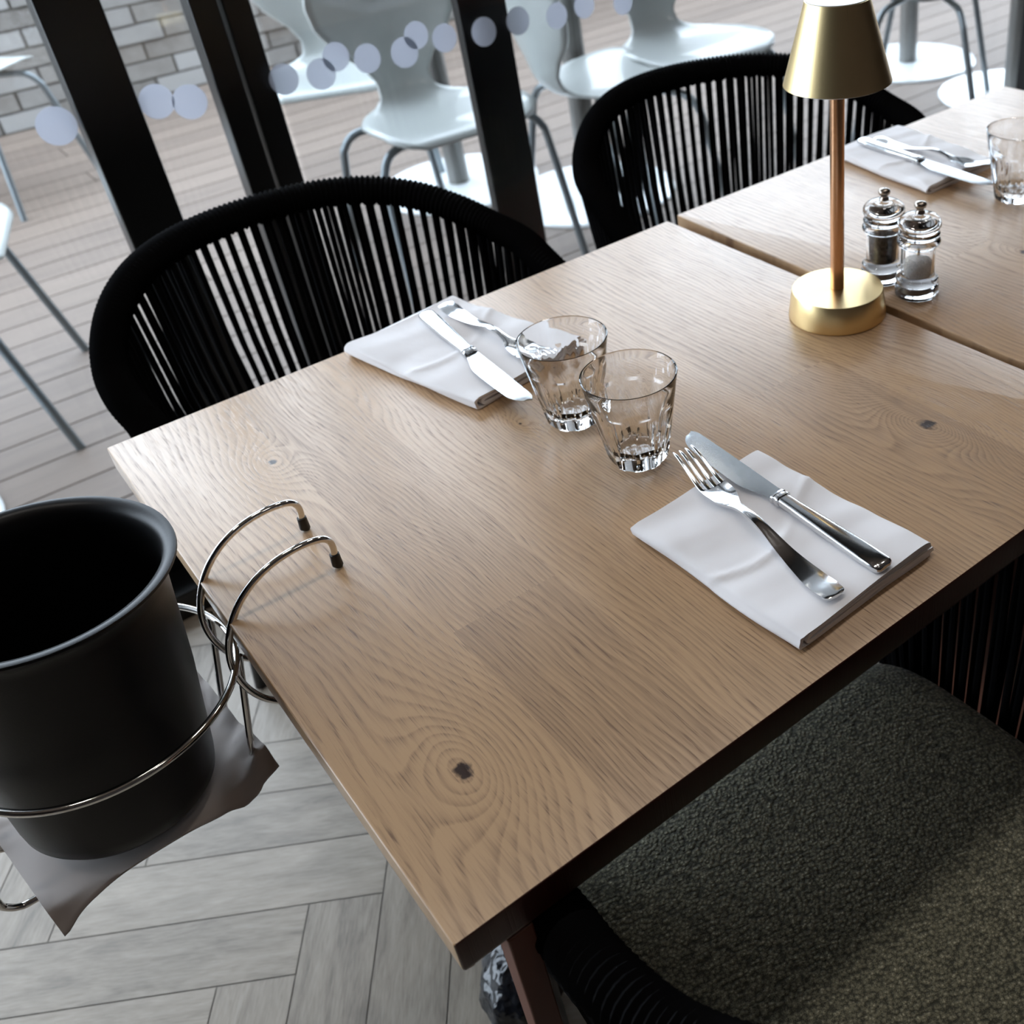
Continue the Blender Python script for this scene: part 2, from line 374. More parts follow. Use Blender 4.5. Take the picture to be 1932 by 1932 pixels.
DR = [(0.523,.850,.0245),(0.586,.843,.0250),(0.618,.863,.0235),(0.671,.848,.024),(0.740,.842,.0255),(0.768,.864,.023),(0.820,.848,.024),(0.899,.841,.025),(0.972,.844,.0245),(1.056,.835,.0235),(1.120,.840,.023),(1.210,.827,.0225)]
window(1, -3.0, .303, [(.215,.303)], FY, DL)
window(2, .303, .513, [(.421,.464),(.470,.513)], FY, DM)
window(3, .513, 2.60, [(2.54,2.60)], FY-.045, DR, True)
window(4, .54, 5.1, [(.882,.982),(3.6,3.68)], FY+.03, [], True)

# ------------------------------------------------------------------ tables
def table(name, x, y, rz, top_mat, cuts, tones, label, Wx=.7125):
    e = empty(name, (x, y, 0), rz); tag(e, label, 'table', 'dining tables')
    Wd, T = .70, .033
    bm = bmesh.new(); bmesh.ops.create_cube(bm, size=1)
    for v in bm.verts: v.co = Vector(((v.co.x+.5)*Wx, (v.co.y+.5)*Wd, -T*(.5-v.co.z)))
    ve = [q for q in bm.edges if abs(q.verts[0].co.z-q.verts[1].co.z) > .01]
    bmesh.ops.bevel(bm, geom=ve, offset=.0022, segments=3, profile=.5, affect='EDGES')
    low = [q for q in bm.edges if all(v.co.z < -T+1e-5 for v in q.verts) and len(q.link_faces) == 2 and any(abs(f.normal.z) < .5 for f in q.link_faces)]
    bmesh.ops.bevel(bm, geom=low, offset=.0085, segments=5, profile=.5, affect='EDGES')
    hi = [q for q in bm.edges if all(v.co.z > -1e-5 for v in q.verts) and len(q.link_faces) == 2 and any(abs(f.normal.z) < .5 for f in q.link_faces)]
    bmesh.ops.bevel(bm, geom=hi, offset=.0016, segments=3, profile=.5, affect='EDGES')
    for c in cuts:
        bmesh.ops.bisect_plane(bm, geom=bm.verts[:]+bm.edges[:]+bm.faces[:], plane_co=(c,0,0), plane_no=(1,0,0))
    ends = {}
    for c0, c1, yy in tones['ends']:
        fs = [f for f in bm.faces if c0 < f.calc_center_median().x < c1]
        gs = set(fs); 
        for f in fs: gs.update(f.edges); gs.update(f.verts)
        bmesh.ops.bisect_plane(bm, geom=list(gs), plane_co=(0,yy,0), plane_no=(0,1,0))
    me = bpy.data.meshes.new('tabletop'); bm.to_mesh(me); bm.free()
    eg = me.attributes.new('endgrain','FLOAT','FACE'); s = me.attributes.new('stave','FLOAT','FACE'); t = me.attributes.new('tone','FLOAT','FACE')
    for i, p in enumerate(me.polygons):
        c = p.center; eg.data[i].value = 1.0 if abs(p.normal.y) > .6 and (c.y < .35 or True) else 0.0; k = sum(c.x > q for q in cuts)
        tv, sv = tones['val'][k]; 
        for c0, c1, yy in tones['ends']:
            if c0 < c.x < c1 and c.y < yy: tv += tones['d'][(c0, yy)]; sv = (sv*7.3+.37) % 1
        t.data[i].value = tv; s.data[i].value = sv
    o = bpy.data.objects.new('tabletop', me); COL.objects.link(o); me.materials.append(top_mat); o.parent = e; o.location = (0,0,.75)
    for p in me.polygons: p.use_smooth = True
    me.set_sharp_from_angle(angle=math.radians(25))
    for lx in (.03, .61):
        for ly in (.002, .678):
            xa = lx + (.20 if (ly > .3 and lx < .1) else 0)
            if lx > .1: lo, hi = (.632, ly if ly < .3 else ly-.20, 0), (.652, ly+.22 if ly < .3 else ly+.02, .717)
            else: lo, hi = (xa,ly,0), (xa+.018,ly+.018,.717)
            MB().box(lo, hi).build('leg', RED, e, smooth=False, bevel=.0012)
    for ly in (.11, .60):
        MB().box((.20,ly-.008,.700), (.632,ly+.008,.716)).build('apron_rail', RED, e, smooth=False)
    for lx in (.33, .625):
        MB().box((lx,.022,.700), (lx+.03,.678,.716)).build('cross_rail', RED, e, smooth=False)
    return e
t1 = {'val': [(.30,.05),(.62,.85),(.34,.62),(.42,.35),(.30,.78),(.5,.22),(.36,.55)], 'ends': [(.124,.216,.222),(.30,.40,.52),(.50,.60,.30)], 'd': {(.124,.222):.16,(.30,.52):-.18,(.50,.30):.15}}
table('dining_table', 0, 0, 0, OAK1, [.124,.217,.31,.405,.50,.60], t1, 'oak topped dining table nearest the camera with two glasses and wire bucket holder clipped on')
t2 = {'val': [(.45,.3),(.32,.65),(.5,.9),(.36,.15),(.42,.5),(.3,.75),(.5,.4)], 'ends': [(.1,.2,.35)], 'd': {(.1,.35):.2}}
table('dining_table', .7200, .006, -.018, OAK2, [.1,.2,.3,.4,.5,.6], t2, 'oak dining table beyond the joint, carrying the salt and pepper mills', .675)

# ------------------------------------------------------------------ rope chairs
def rope_chair(loc, rz, label, zs=0.0, cushion=True):
    e = empty('rope_chair', (*loc, 0), rz); tag(e, label, 'chair', 'black rope tub chairs')
    a, b = .274, .262; path = []
    # forward is -y; left arm -> back -> right arm
    def zb(y): return .705 + .06*smoothstep(-.02,.26,y) - .06*smoothstep(.0,-.22,y) if y > 0 else .705 - .055*smoothstep(0,.22,-y)
    arm = [(-.225,-.262,.44), (-.232,-.268,.52), (-.238,-.262,.60), (-.246,-.235,.640), (-.256,-.19,.653), (-.266,-.12,.672), (-.271,-.05,.693)]
    back = [(-a*math.cos(t), b*math.sin(t), .705+.065*smoothstep(0,1,math.sin(t))) for t in [PI*k/14 for k in range(15)]]
    raw = arm + back + [(-x,y,z) for x,y,z in reversed(arm)]
    pts = spline(raw, 10); 
    # resample evenly
    L = [0]
    for p, q in zip(pts, pts[1:]): L.append(L[-1]+(q-p).length)
    tot = L[-1]
    def at(s):
        s = max(0, min(tot, s)); i = 0
        lo, hi = 0, len(L)-1
        while hi-lo > 1:
            mid = (lo+hi)//2
            if L[mid] <= s: lo = mid
            else: hi = mid
        f = (s-L[lo])/max(1e-9, L[hi]-L[lo]); return pts[lo].lerp(pts[hi], f)
    n = int(tot/.0018); P = [at(tot*i/n) for i in range(n+1)]
    r = [.0196 + .0018*math.cos(2*PI*i/4) for i in range(n+1)]
    MB().tube(P, r, 16).build('wrapped_rim', ROPE, e, angle=60)
    MB().tube([P[0]+Vector((0,0,-.44)), P[0]+Vector((0,0,-.0))], .011, 10).build('leg', BLACKMETAL, e)
    MB().tube([P[-1]+Vector((0,0,-.44)), P[-1]+Vector((0,0,-.0))], .011, 10).build('leg', BLACKMETAL, e)
    for s in (-1, 1): MB().tube([(s*.235,.26,0), (s*.19,.19,.43)], .011, 10).build('leg', BLACKMETAL, e)
    low = [Vector((.225*math.cos(t)*(1 if 1 else 0), .235*math.sin(t) - .01, .425)) for t in [2*PI*k/48 for k in range(48)]]
    def sq(t, A, B, ex): 
        c, s_ = math.cos(t), math.sin(t); return (A*math.copysign(abs(c)**ex, c), B*math.copysign(abs(s_)**ex, s_))
    ring = [Vector((*sq(2*PI*k/72, .232, .238, .50), .425)) for k in range(72)]
    MB().tube(ring, .011, 10, closed=True).build('seat_frame', BLACKMETAL, e)
    m = MB(); sp = .0205; k = int(tot/sp); c0 = .055
    for i in range(k+1):
        for layer in (0, 1):
            s = c0 + (tot-2*c0)*(i+.5*layer)/k
            if s > tot-c0: continue
            p = at(s); t_ang = math.atan2(p.y, p.x)
            out = Vector((p.x, p.y*1.0, 0)); out.normalize()
            top = p + out*(.013 if layer else -.010) + Vector((0,0,-.004))
            # point on seat frame: same relative position
            u = (s/tot - .5)*2
            if p.y < 0: q = Vector((math.copysign(.234, p.x), p.y*.86, .425))
            else:
                q = Vector((p.x*.86, p.y*.90, .425))
            q = q + out*(.004 if layer else -.004) + Vector((random.uniform(-.0025,.0025), random.uniform(-.0025,.0025), 0))
            mid = top.lerp(q, .5) + out*.006
            m.tube([top, mid, q], .0042, 7, caps=False)
    m.build('rope_webbing', ROPE, e)
    if cushion:
        rows = []; N = 64
        prof = [(0.0,.478),(.3,.4775),(.6,.4765),(.8,.4745),(.9,.471),(.96,.464),(.99,.455),(1.0,.447),(.995,.438),(.97,.432),(.6,.430),(0,.430)]
        for rr_, z in prof:
            rows.append([Vector((*[c_*rr_ for c_ in sq(2*PI*j/N, .227, .234, .29)], z)) for j in range(N)])
        MB().grid(rows, closed_v=True).build('seat_cushion', TWEED, e, angle=70)
        MB().add([Vector((*[c_*.98 for c_ in sq(2*PI*j/N, .222, .232, .55)], .428)) for j in range(N)], [tuple(range(N))]).build('seat_pan', BLACKMETAL, e, smooth=False)
    return e
rope_chair((.325, .885), 0.03, 'black rope tub chair on the window side, left one facing the near table')
rope_chair((1.035, .880), -.32, 'black rope tub chair on the window side, behind the brass lamp')
rope_chair((.337, -.045), PI, 'black rope tub chair with green-grey tweed seat on the near side of the table')

# ------------------------------------------------------------------ brass lamp
def lamp(x, y, z):
    e = empty('table_lamp', (x,y,z)); tag(e, 'small brushed brass table lamp with cone shade standing over the table joint', 'lamp')
    MB().lathe([(.0515,0),(.0522,.001),(.0486,.0290),(.0480,.0300)], 96).build('base', BRASS, e, angle=30)
    MB().lathe([(.0072,.0302),(.0072,.262)], 40).build('pole', COPPER, e)
    m = MB(); prof = [(.0505,.2450),(.0515,.2450),(.0300,.3190),(.0290,.3190)]
    m.lathe(prof + [(.0505,.2450)], 96, cap=False); m.build('lamp_shade', BRASS, e, angle=30)
    MB().lathe([(.0,.2440),(.0496,.2440),(.0500,.2465),(.0,.2465)], 64, cap=False).build('diffuser', LAMPTOP, e, angle=30)
    MB().lathe([(.0,.3175),(.0286,.3175),(.0286,.3196),(.0,.3200)], 64, cap=False).build('top_disc', LAMPTOP, e, angle=30)
    return e
lamp(.677, .360, .7502)

# ------------------------------------------------------------------ tumblers
def tumbler(x, y, rz, label):
    H = .088; N = 9*16; m = MB()
    def outer(z, t):
        u = z/H; Rr = .0262 + (.0425-.0262)*(u**.92)
        if u < .06: Rr -= .0022*(1-u/.06)**2
        ap = .0253 + (.0478-.0253)*(u**1.02) 
        d = ((t + PI/9) % (2*PI/9)) - PI/9
        if u > .70: return Rr
        return min(Rr, (.0245+.0194*u)/math.cos(d) - .0013*(1-(d/(PI/9))**2))
    zs = [0,.0008,.0025,.005,.008,.012,.018,.024,.030,.036,.042,.046,.050,.053,.056,.059,.062,.066,.070,.075,.080,.084,.0868]
    rows = [[(outer(z,2*PI*k/N)*math.cos(2*PI*k/N), outer(z,2*PI*k/N)*math.sin(2*PI*k/N), z) for k in range(N)] for z in zs]
    rim = [(.04245,.0876),(.0419,.0880),(.0412,.0876),(.0408,.0866)]
    inner = [(.0395,.080),(.0372,.068),(.0327,.052),(.0292,.036),(.0258,.022),(.0225,.0155),(.018,.0125),(.010,.0112),(.0001,.0108)]
    for r_, z in rim: rows.append([(r_*math.cos(2*PI*k/N), r_*math.sin(2*PI*k/N), z) for k in range(N)])
    for r_, z in inner:
        for_f = []
        for k in range(N):
            t = 2*PI*k/N; d = ((t + PI/9) % (2*PI/9)) - PI/9
            wv = 1 - .022*(1-abs(d)/(PI/9)) * (1 if z < .055 else 0)
            for_f.append((r_*wv*math.cos(t), r_*wv*math.sin(t), z))
        rows.append(for_f)
    m.grid(rows, closed_v=True)
    m.f.append(tuple(reversed(range(N)))); m.a.append(None)
    o = m.build('tumbler', GLASS, angle=13); o.location = (x,y,.7502); o.rotation_euler.z = rz
    return tag(o, label, 'glass', 'faceted tumblers')
tumbler(.362,.302,.2,'empty faceted tumbler standing nearest the front fork tips')
tumbler(.358,.399,.5,'empty faceted tumbler beside the left rear napkin, behind the front tumbler')
tumbler(1.050,.408,.1,'empty faceted tumbler on the far table at the right frame edge')

# ------------------------------------------------------------------ mills
def mill(x, y, kind, label):
    e = empty('%s_mill' % kind, (x,y,.7502)); tag(e, label, 'mill', 'clear salt and pepper mills')
    body = [(.0,0),(.0215,0),(.0232,.0012),(.0236,.004),(.0236,.0115),(.0228,.0135),(.0214,.0145),(.0228,.0158),(.0232,.018),(.0226,.0205),(.0205,.022),(.0186,.0235),(.0182,.026),(.0182,.056),(.0190,.0580),(.0218,.0590),(.0232,.0612),(.0232,.0640),(.0216,.0660),(.0200,.0668),
            (.0152,.0668),(.0152,.0236),(.0135,.0225),(.0,.0220)]
    MB().lathe(body, 64, cap=False).build('grinder_body', ACRYL, e, angle=50)
    dome = [(.0,.0673),(.0195,.0673),(.0212,.0680),(.0222,.0700),(.0222,.0718),(.0205,.0735),(.0196,.0745),(.0212,.0765),(.0228,.0795),(.0230,.0825),(.0216,.0862),(.0185,.0893),(.0140,.0915),(.0085,.0926),(.0,.0928)]
    MB().lathe(dome, 64, cap=False).build('grinder_cap', ACRYL, e, angle=60)
    MB().lathe([(.0,.0930),(.0052,.0930),(.0050,.0950),(.0036,.0965),(.0040,.0985),(.0060,.1000),(.0066,.1020),(.0060,.1045),(.0040,.1058),(.0,.1062)], 32, cap=False).build('knob', simple('nickel_'+kind, (.42,.37,.32), .22, 1.0), e, angle=60)
    if kind == 'pepper': MB().lathe([(.0,.0225),(.0140,.0230),(.01515,.026),(.01515,.0575),(.010,.0590),(.0,.0592)], 40, cap=False).build('peppercorn_fill', PEPPER, e)
    else: 
        MB().lathe([(.0,.0225),(.0140,.0230),(.01515,.026),(.01515,.0400),(.0120,.0440),(.0060,.0468),(.0,.0470)], 40, cap=False).build('salt_fill', SALT, e)
        MB().lathe([(.0018,.0475),(.0018,.0665)], 16).build('spindle', STEEL, e)
    MB().lathe([(.0,.0042),(.0125,.0042),(.0125,.0120),(.0,.0120)], 40, cap=False).build('grinding_gear', simple('gear_'+kind, (.25,.23,.22), .4, .8), e)
mill(.770,.380,'pepper','clear acrylic pepper mill with black peppercorns, behind the brass lamp base')
mill(.767,.327,'salt','clear acrylic salt mill with white salt, beside the pepper mill')

# ------------------------------------------------------------------ napkins
from mathutils import noise as nz
def napkin(x, y, z, rz, W_, H_, seed, label, shear=0, lobe=0, amp=.0016, group='folded white cotton napkins'):
    m = MB(); nv = 56
    def strip(path, th, u_off=0, y0=0, y1=1):
        P = spline(path, 10); rows_t = []; rows_b = []
        N = []
        for i in range(len(P)):
            a = P[max(0,i-1)]; b = P[min(len(P)-1,i+1)]; d = (b-a).normalized(); N.append(Vector((-d.z,0,d.x)))
        loop = [(P[i]+N[i]*th/2) for i in range(len(P))] + [(P[i]-N[i]*th/2) for i in reversed(range(len(P)))]
        rows = []
        for j in range(nv+1):
            v = y0 + (y1-y0)*j/nv; row = []
            for p in loop:
                u = p.x; h = p.z/.012
                k = nz.noise(Vector((u*22+seed, v*5, seed)))*amp + nz.noise(Vector((u*9+v*7, seed*2, v*3)))*amp*1.2
                ridge = .0014*math.exp(-((v-.50-u*.6+.1*math.sin(u*30))/.02)**2)
                zz = p.z + (k + ridge)*max(0, min(1.2, h))
                lb = lobe*math.exp(-((u-.0)/.04)**2)*smoothstep(.8,1,v)
                edge = .004*nz.noise(Vector((v*3+seed, h*2, 1.3)))
                row.append((u + shear*v + edge*(1-min(1,abs(u)/W_)), v*H_ + .003*nz.noise(Vector((u*14, h*3, seed))) + lb*.3, max(zz + lb*h*.12, .0003)))
            rows.append(row)
        m.grid(rows, closed_v=True)
        n_ = len(loop); base = len(m.v)-n_*(nv+1)
        m.f.append(tuple(base+i for i in range(n_))); m.a.append(None); m.f.append(tuple(base+n_*nv+i for i in reversed(range(n_)))); m.a.append(None)
    t = .0026
    strip([(W_,0,.0014),(W_*.6,0,.0013),(.02,0,.0013),(.004,0,.0018),(-.0012,0,.0060),(.004,0,.0112),(.02,0,.0118),(W_*.5,0,.0122),(W_*.93,0,.0118),(W_,0,.0108)], t)
    strip([(W_+.004,0,.0044),(W_*.6,0,.0040),(.022,0,.0040),(.010,0,.0044),(.0065,0,.0062),(.010,0,.0082),(.022,0,.0086),(W_*.6,0,.0088),(W_+.001,0,.0076)], t)
    o = m.build('napkin', LINEN, angle=60, fix=True); o.location = (x,y,z); o.rotation_euler.z = rz
    return tag(o, label, 'napkin', group)
TZ = .7502
napkin(.297,.028,TZ,.03,.143,.186,1.3,'white folded napkin under the front knife and fork, near table edge', shear=-.003)
napkin(.297,.480,TZ,.14,.143,.205,4.7,'white folded napkin beside the tumblers, left rear on the near table', lobe=.02, shear=-.014)
napkin(.985,.497,TZ,-.03,.130,.190,8.1,'white folded napkin on the far table behind the mills', shear=.02)

# ------------------------------------------------------------------ cutlery (local +x runs from handle end to tip)
def loft(m, secs, n=16, ex=.6):
    rows = []
    for (x, yc, zc, hw, hh) in secs:
        row = []
        for k in range(n):
            t = 2*PI*k/n; c, s = math.cos(t), math.sin(t)
            row.append((x, yc + hw*math.copysign(abs(c)**ex, c), zc + hh*math.copysign(abs(s)**ex, s)))
        rows.append(row)
    m.grid(rows, closed_v=True); b = len(m.v)-n*len(secs)
    m.f.append(tuple(b+k for k in range(n))); m.a.append(None); m.f.append(tuple(b+n*(len(secs)-1)+k for k in reversed(range(n)))); m.a.append(None)
def interp(tab, x):
    for (a, b) in zip(tab, tab[1:]):
        if x <= b[0]:
            t = (x-a[0])/(b[0]-a[0]); t = t*t*(3-2*t) if len(a) > 8 else t
            return [a[i]+(b[i]-a[i])*t for i in range(1, len(a))]
    return list(tab[-1][1:])
def knife(x, y, z, ang, tilt, label, mirror=1):
    e = empty('table_knife', (x,y,z), ang, 0, tilt); tag(e, label, 'knife', 'steel table knives')
    m = MB(); secs = []
    tab = [(0,.0050,.0022),(.0012,.0078,.0036),(.004,.0092,.0042),(.02,.0096,.0044),(.06,.0084,.0044),(.10,.0066,.0042),(.113,.0063,.0042)]
    for i in range(40):
        xx = .113*i/39 if i > 4 else [0,.0006,.0014,.0028,.005][i]
        hw, hh = interp(tab, xx); secs.append((xx, 0, .0046, hw, hh))
    loft(m, secs, 20, .62); m.build('handle', STEEL, e, angle=35)
    c = MB(); loft(c, [(.113,0,.0046,.0066,.0046),(.1135,0,.0046,.0078,.0052),(.1155,0,.0046,.0078,.0052),(.116,0,.0046,.0068,.0046),(.1185,0,.0046,.0068,.0044),(.119,0,.0046,.0080,.0048),(.121,0,.0046,.0080,.0046),(.1215,0,.0046,.0070,.0030)], 20, .6)
    c.build('bolster', STEEL, e, angle=35)
    b = MB(); N = 46; rows = []
    for i in range(N+1):
        u = i/N; xx = .1215 + .1235*u
        spine = -.0068 - .0012*math.sin(u*PI) - .0035*u*u
        edge = .0068 + .0070*smoothstep(0,.30,u) + .0016*math.sin(PI*min(1,u*1.2)) - .0040*u
        if u > .80:
            k = (u-.80)/.20; r = math.sqrt(max(0, 1-k*k)); mid = spine + .0035; edge = mid + (edge-mid)*r; spine = mid + (spine-mid)*max(.0, (1-k**6))
        if i == N: edge = spine + .0003
        w = edge-spine; th = .0011
        rows.append([(xx, mirror*y_, zz) for y_, zz in ((spine,.0046-th),(spine,.0046+th),(spine+w*.6,.0046+th*.8),(edge,.0046+.0002),(edge,.0046-.0002),(spine+w*.6,.0046-th*.8))])
    b.grid(rows, closed_v=True); n = 6; bb = len(b.v)-n*(N+1); b.f.append(tuple(range(bb,bb+n))); b.a.append(None)
    b.f.append(tuple(bb+n*N+k for k in reversed(range(n)))); b.a.append(None)
    b.build('blade', BLADE, e, angle=25); return e
def fork(x, y, z, ang, tilt, label):
    e = empty('table_fork', (x,y,z), ang, 0, tilt); tag(e, label, 'fork', 'steel table forks')
    zc = lambda X: .0016 + .0085*math.exp(-((X-.105)/.036)**2) + .0150*smoothstep(.160,.212,X) + .003*smoothstep(.03,0,X)
    m = MB(); secs = []
    tab = [(0,.0050),(.0008,.0078),(.003,.0092),(.014,.0104),(.03,.0096),(.06,.0066),(.09,.0042),(.118,.0035),(.130,.0042),(.138,.0078),(.146,.0112),(.156,.0124),(.166,.0126)]
    X = [0,.0006,.0016,.003,.006,.01]+[.01+.156*i/44 for i in range(1,45)]
    for xx in X:
        hw = interp(tab, xx)[0]; th = .0013 + .0009*math.exp(-((xx-.115)/.03)**2)
        n = 10; row = []
        secs.append((xx, hw, th))
    rows = []
    for xx, hw, th in secs:
        z0 = zc(xx); dish = .0014*smoothstep(.135,.155,xx); row = []
        ys = [-1,-.7,-.35,0,.35,.7,1]
        # dished top on handle: faint central ridge
        for s in ys: row.append((xx, hw*s, z0+th*(1-.35*abs(s)**3)+dish*(s*s)*2))
        for s in reversed(ys): row.append((xx, hw*s*.97, z0-th*(1-.5*abs(s)**2)+dish*(s*s)*2))
        rows.append(row)
    m.grid(rows, closed_v=True); n = 14; bb = len(m.v)-n*len(rows)
    m.f.append(tuple(bb+k for k in range(n))); m.a.append(None); m.f.append(tuple(bb+n*(len(rows)-1)+k for k in reversed(range(n)))); m.a.append(None)
    for k in range(4):
        yc0 = (k-1.5)*.00655; yc1 = (k-1.5)*.0060; S = []
        for i in range(15):
            u = i/14; xx = .1655 + .0465*u
            S.append((xx, yc0+(yc1-yc0)*u, zc(xx)+.0014*(abs(k-1.5)/1.5)**2*(1-u*.6)+.0006, .0024*(1-.55*u) if i < 14 else .0005, .0014*(1-.35*u) if i < 14 else .0004))
        loft(m, S, 10, .8)
    o = m.build('fork_body', STEEL, e, angle=50); return e
def ang(a, b): return math.atan2(b[1]-a[1], b[0]-a[0])
NZ = TZ + .0138
knife(.390,.032,NZ,ang((.390,.032),(.397,.276)),0,'steel table knife on the front napkin, right of its fork')
fork(.342,.036,NZ,ang((.342,.036),(.372,.260)),0,'steel table fork on the front napkin, tines toward the tumblers')
knife(.347,.676,NZ,ang((.347,.676),(.326,.428)),0,'steel table knife on the left rear napkin, handle by the table edge', -1)
fork(.374,.680,NZ,ang((.374,.680),(.379,.470)),0,'steel table fork on the left rear napkin, tines behind the tumbler')
knife(1.047,.672,NZ,ang((1.047,.672),(1.024,.426)),0,'steel table knife on the far napkin', -1)
fork(1.066,.660,NZ,ang((1.066,.660),(1.066,.440)),0,'steel table fork on the far napkin')

# ------------------------------------------------------------------ ice bucket, holder, cloth
def bucket():
    top = Vector((-.1026,.4028,.833)); bot = Vector((-.122,.405,.607)); ax = top-bot; h = ax.length
    prof = [(.0,0),(.060,0),(.0695,.003),(.0745,.010),(.0760,.020),(.0835,h*.5),(.0870,h-.020),(.0885,h-.012),(.0930,h-.004),(.0985,h-.0005),(.1000,h+.0005),(.0996,h+.0025),(.0960,h+.0030),(.0905,h+.0005),(.0875,h-.006),(.0860,h-.016),(.0825,h*.5),(.0750,.022),(.0720,.012),(.066,.006),(.0,.005)]
    o = MB().lathe(prof, 96, cap=False).build('ice_bucket', BUCKET, angle=60)
    q = Vector((0,0,1)).rotation_difference(ax.normalized()); o.rotation_mode = 'QUATERNION'; o.rotation_quaternion = q; o.location = bot
    tag(o, 'black metal wine bucket with flared rim, sitting in the wire holder', 'bucket')
bucket()
def holder():
    e = empty('wire_bucket_holder', (-.02,.39,.708)); tag(e, 'chrome wire bucket holder clipped over the left table edge', 'holder')
    o0 = Vector((-.02,.39,.708))
    rel = lambda P: [Vector(p)-o0 for p in P]
    c = Vector((-.104,.402,.708)); r = .1055
    MB().tube(rel([c+Vector((r*math.cos(t),r*math.sin(t),0)) for t in [2*PI*k/96 for k in range(96)]]), .0030, 12, closed=True).build('support_ring', CHROME, e)
    for y in (.358, .425):
        P = spline([(.093,y,.7620),(.0945,y,.7720),(.0925,y,.7795),(.086,y,.7840),(.070,y,.7860),(.045,y,.7830),(.020,y,.7700),(.001,y,.7480),(-.0100,y,.7200),(-.0110,y,.6950),(-.0030,y,.6680),(.014,y,.6480),(.034,y,.6440),(.052,y,.6580),(.060,y,.6850),(.062,y,.7090)], 8)
        MB().tube(relax(rel(P), 24), .0029, 14).build('clip_hook', CHROME, e)
        MB().tube(rel([(.0925,y,.7515),(.0930,y,.7528),(.0932,y,.7640)]), [.0040,.0046,.0040], 14).build('rubber_tip', RUBBER, e)
        MB().tube(rel([(.062,y,.7165),(.062,y,.7155),(.062,y,.706)]), [.0040,.0044,.0040], 14).build('rubber_tip', RUBBER, e)
        dy = .012 if y > .4 else .010
        yy = y + dy
        xr = math.sqrt(r*r-(yy-.402)**2)
        R_ = .010
        P = [(-.104+xr+.002,yy,.708),(-.006,yy,.690),(-.022,yy,.620),(-.026,yy,.598),(-.030,yy,.590),(-.038,yy,.5860),(-.05,yy,.5855),(-.12,yy,.5855),(-.205,yy,.5855),(-.218,yy,.587),(-.225,yy,.593),(-.228,yy,.603),(-.222,yy,.640),(-.104-xr-.001,yy,.700),(-.104-xr-.002,yy,.708)]
        MB().tube(relax(rel(spline(P, 8)), 8), .0029, 12).build('cradle_wire', CHROME, e)
holder()
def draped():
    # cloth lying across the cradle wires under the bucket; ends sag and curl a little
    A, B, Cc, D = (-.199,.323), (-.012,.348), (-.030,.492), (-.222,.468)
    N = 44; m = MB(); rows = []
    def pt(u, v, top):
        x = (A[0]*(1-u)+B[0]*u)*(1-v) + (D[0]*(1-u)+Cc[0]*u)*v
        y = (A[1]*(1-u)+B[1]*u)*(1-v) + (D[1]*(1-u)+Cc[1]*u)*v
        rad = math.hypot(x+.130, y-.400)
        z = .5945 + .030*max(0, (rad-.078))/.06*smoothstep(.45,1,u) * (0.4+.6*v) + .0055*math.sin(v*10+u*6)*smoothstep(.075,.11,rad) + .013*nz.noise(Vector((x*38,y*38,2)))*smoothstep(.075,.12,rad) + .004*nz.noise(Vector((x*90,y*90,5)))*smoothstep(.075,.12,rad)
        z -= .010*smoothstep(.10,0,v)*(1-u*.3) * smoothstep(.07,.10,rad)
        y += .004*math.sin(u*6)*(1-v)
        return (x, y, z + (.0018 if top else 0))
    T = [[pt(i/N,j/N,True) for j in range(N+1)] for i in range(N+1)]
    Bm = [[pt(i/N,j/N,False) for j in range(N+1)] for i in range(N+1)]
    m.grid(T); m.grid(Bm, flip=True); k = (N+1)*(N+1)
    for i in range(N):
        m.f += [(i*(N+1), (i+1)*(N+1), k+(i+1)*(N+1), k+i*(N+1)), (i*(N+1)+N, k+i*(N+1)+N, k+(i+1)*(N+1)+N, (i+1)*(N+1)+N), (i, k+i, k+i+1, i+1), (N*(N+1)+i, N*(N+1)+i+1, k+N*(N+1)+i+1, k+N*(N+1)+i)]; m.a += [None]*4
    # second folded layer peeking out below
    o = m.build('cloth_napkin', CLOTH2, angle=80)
    tag(o, 'white napkin, coloured as shaded, laid under the black bucket on the wire holder', 'napkin')
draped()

# black patent bag on the floor behind the table leg
def bag():
    m = MB(); rows = []; N = 40
    for i in range(21):
        ph = PI*i/20; row = []
        for k in range(N):
            t = 2*PI*k/N; r = 1 + .05*math.cos(9*t)*math.sin(ph)**2 + .035*math.cos(12*ph) + .05*nz.noise(Vector((math.cos(t)*2, math.sin(t)*2, ph*2)))
            row.append((.052*r*math.sin(ph)*math.cos(t), .075*r*math.sin(ph)*math.sin(t), max(0, .055 - .055*r*math.cos(ph))))
        rows.append(row)
    m.grid(rows, closed_v=True); o = m.build('bag', PATENT, angle=80); o.location = (.135,.365,.001); o.rotation_euler.z = -.6
    tag(o, 'glossy black quilted bag on the floor behind the red-brown table leg', 'bag')
bag()

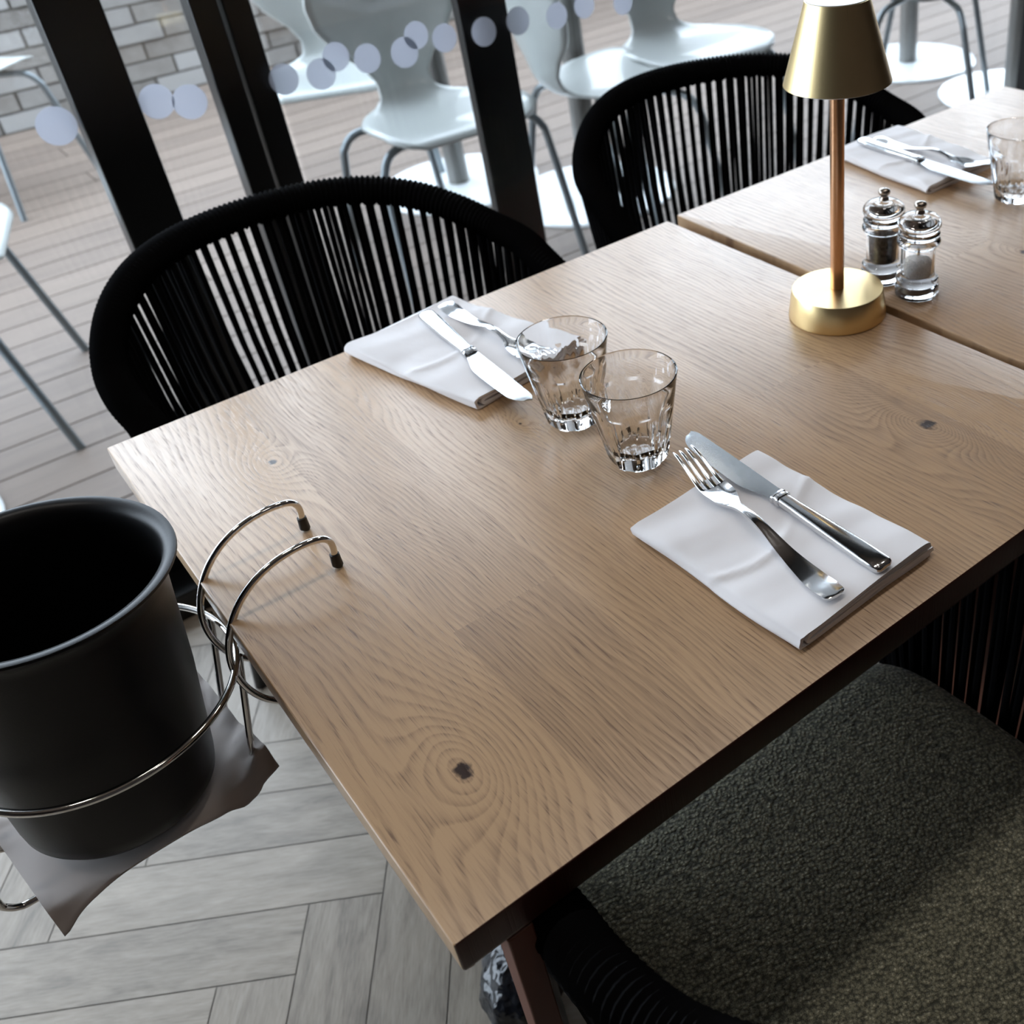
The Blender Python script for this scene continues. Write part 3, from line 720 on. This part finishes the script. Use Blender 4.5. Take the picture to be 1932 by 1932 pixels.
# ------------------------------------------------------------------ terrace furniture
def shell_chair(loc, rz, label):
    e = empty('terrace_chair', (*loc,0), rz); tag(e, label, 'chair', 'pale shell chairs on the terrace')
    # centre line in (y,z): front is -y
    cl = spline([(0,-.225,.428),(0,-.205,.442),(0,-.12,.447),(0,0,.440),(0,.10,.436),(0,.165,.446),(0,.205,.485),(0,.225,.545),(0,.240,.61),(0,.258,.68),(0,.275,.745),(0,.287,.795),(0,.292,.815)], 4)
    L = [0]
    for p, q in zip(cl, cl[1:]): L.append(L[-1]+(q-p).length)
    wt = [(0,.14),(.02,.185),(.06,.212),(.15,.222),(.24,.215),(.32,.175),(.37,.12),(.42,.082),(.47,.078),(.52,.105),(.58,.165),(.64,.205),(.70,.212),(.745,.195),(.775,.15),(.80,.09)]
    tot = L[-1]; rows = []
    for p, l in zip(cl, L):
        hw = interp([(a*tot/.80, b) for a, b in wt], l)[0]; row = []
        for k in range(-8, 9):
            s = k/8; bk = smoothstep(.45*tot, .75*tot, l)
            row.append((hw*s, p.y - .045*bk*s*s, p.z + .012*(1-bk)*s*s*smoothstep(0,.1,l)))
        rows.append(row)
    m = MB(); m.grid(rows); o = m.build('shell_seat', SHELL, e, fix=False, angle=60)
    sm = o.modifiers.new('thickness', 'SOLIDIFY'); sm.thickness = .009; sm.offset = 0
    for sy in (-1, 1):
        for sx_ in (-1, 1):
            y = -.10 if sy < 0 else .09
            P = spline([(sx_*.02,y*.5,.418),(sx_*.14,y,.416),(sx_*.200,y*1.25,.410),(sx_*.232,y*1.42,.378),(sx_*.243,y*1.55,.32),(sx_*.268,y*2.2,.0)], 8)
            MB().tube(P, .0108, 12).build('leg', GREYTUBE, e)
    MB().lathe([(.0,.404),(.06,.404),(.06,.428),(.0,.428)], 24, cap=False).build('seat_boss', GREYTUBE, e, angle=30)
    return e
def post_base(loc, label, h=2.7, r=.036, R_=.27):
    e = empty('parasol_stand', (*loc,0)); tag(e, label, 'stand', 'posts with white round bases')
    MB().lathe([(.0,0),(R_,0),(R_+.002,.006),(R_-.004,.012),(.0,.013)], 72, cap=False).build('base_disc', WHITEDISC, e, angle=30)
    MB().lathe([(r,.0135),(r,h)], 32).build('post', POST, e)
    return e
shell_chair((1.18,3.02), -.45, 'pale shell chair behind the second window stile, left of the pair')
shell_chair((1.20,2.36), -.05, 'pale shell chair seen just left of the wide third window stile')
shell_chair((1.66,2.20), PI/2-.1, 'pale shell chair seen edge-on just right of the third window stile')
shell_chair((2.02,2.30), -.15, 'pale shell chair with glossy seat above the second rope chair')
shell_chair((-.09,2.50), 1.30, 'pale shell chair at the left frame edge with grey tube legs')
shell_chair((.30,4.25), 2.2, 'pale shell chair by the brick wall at the left frame edge')
shell_chair((2.95,2.15), .6, 'pale shell chair right of the lamp shade')
post_base((1.50,2.95), 'grey post on round white base behind the left shell chairs')
post_base((1.745,2.50), 'grey post on round white base between the stile and the second rope chair')
post_base((3.42,2.62), 'grey post on round white base right of the lamp shade')
post_base((-.41,2.08), 'grey post on round white base at the left frame edge')
post_base((3.35,2.05), 'grey post on round white base at the right frame edge')
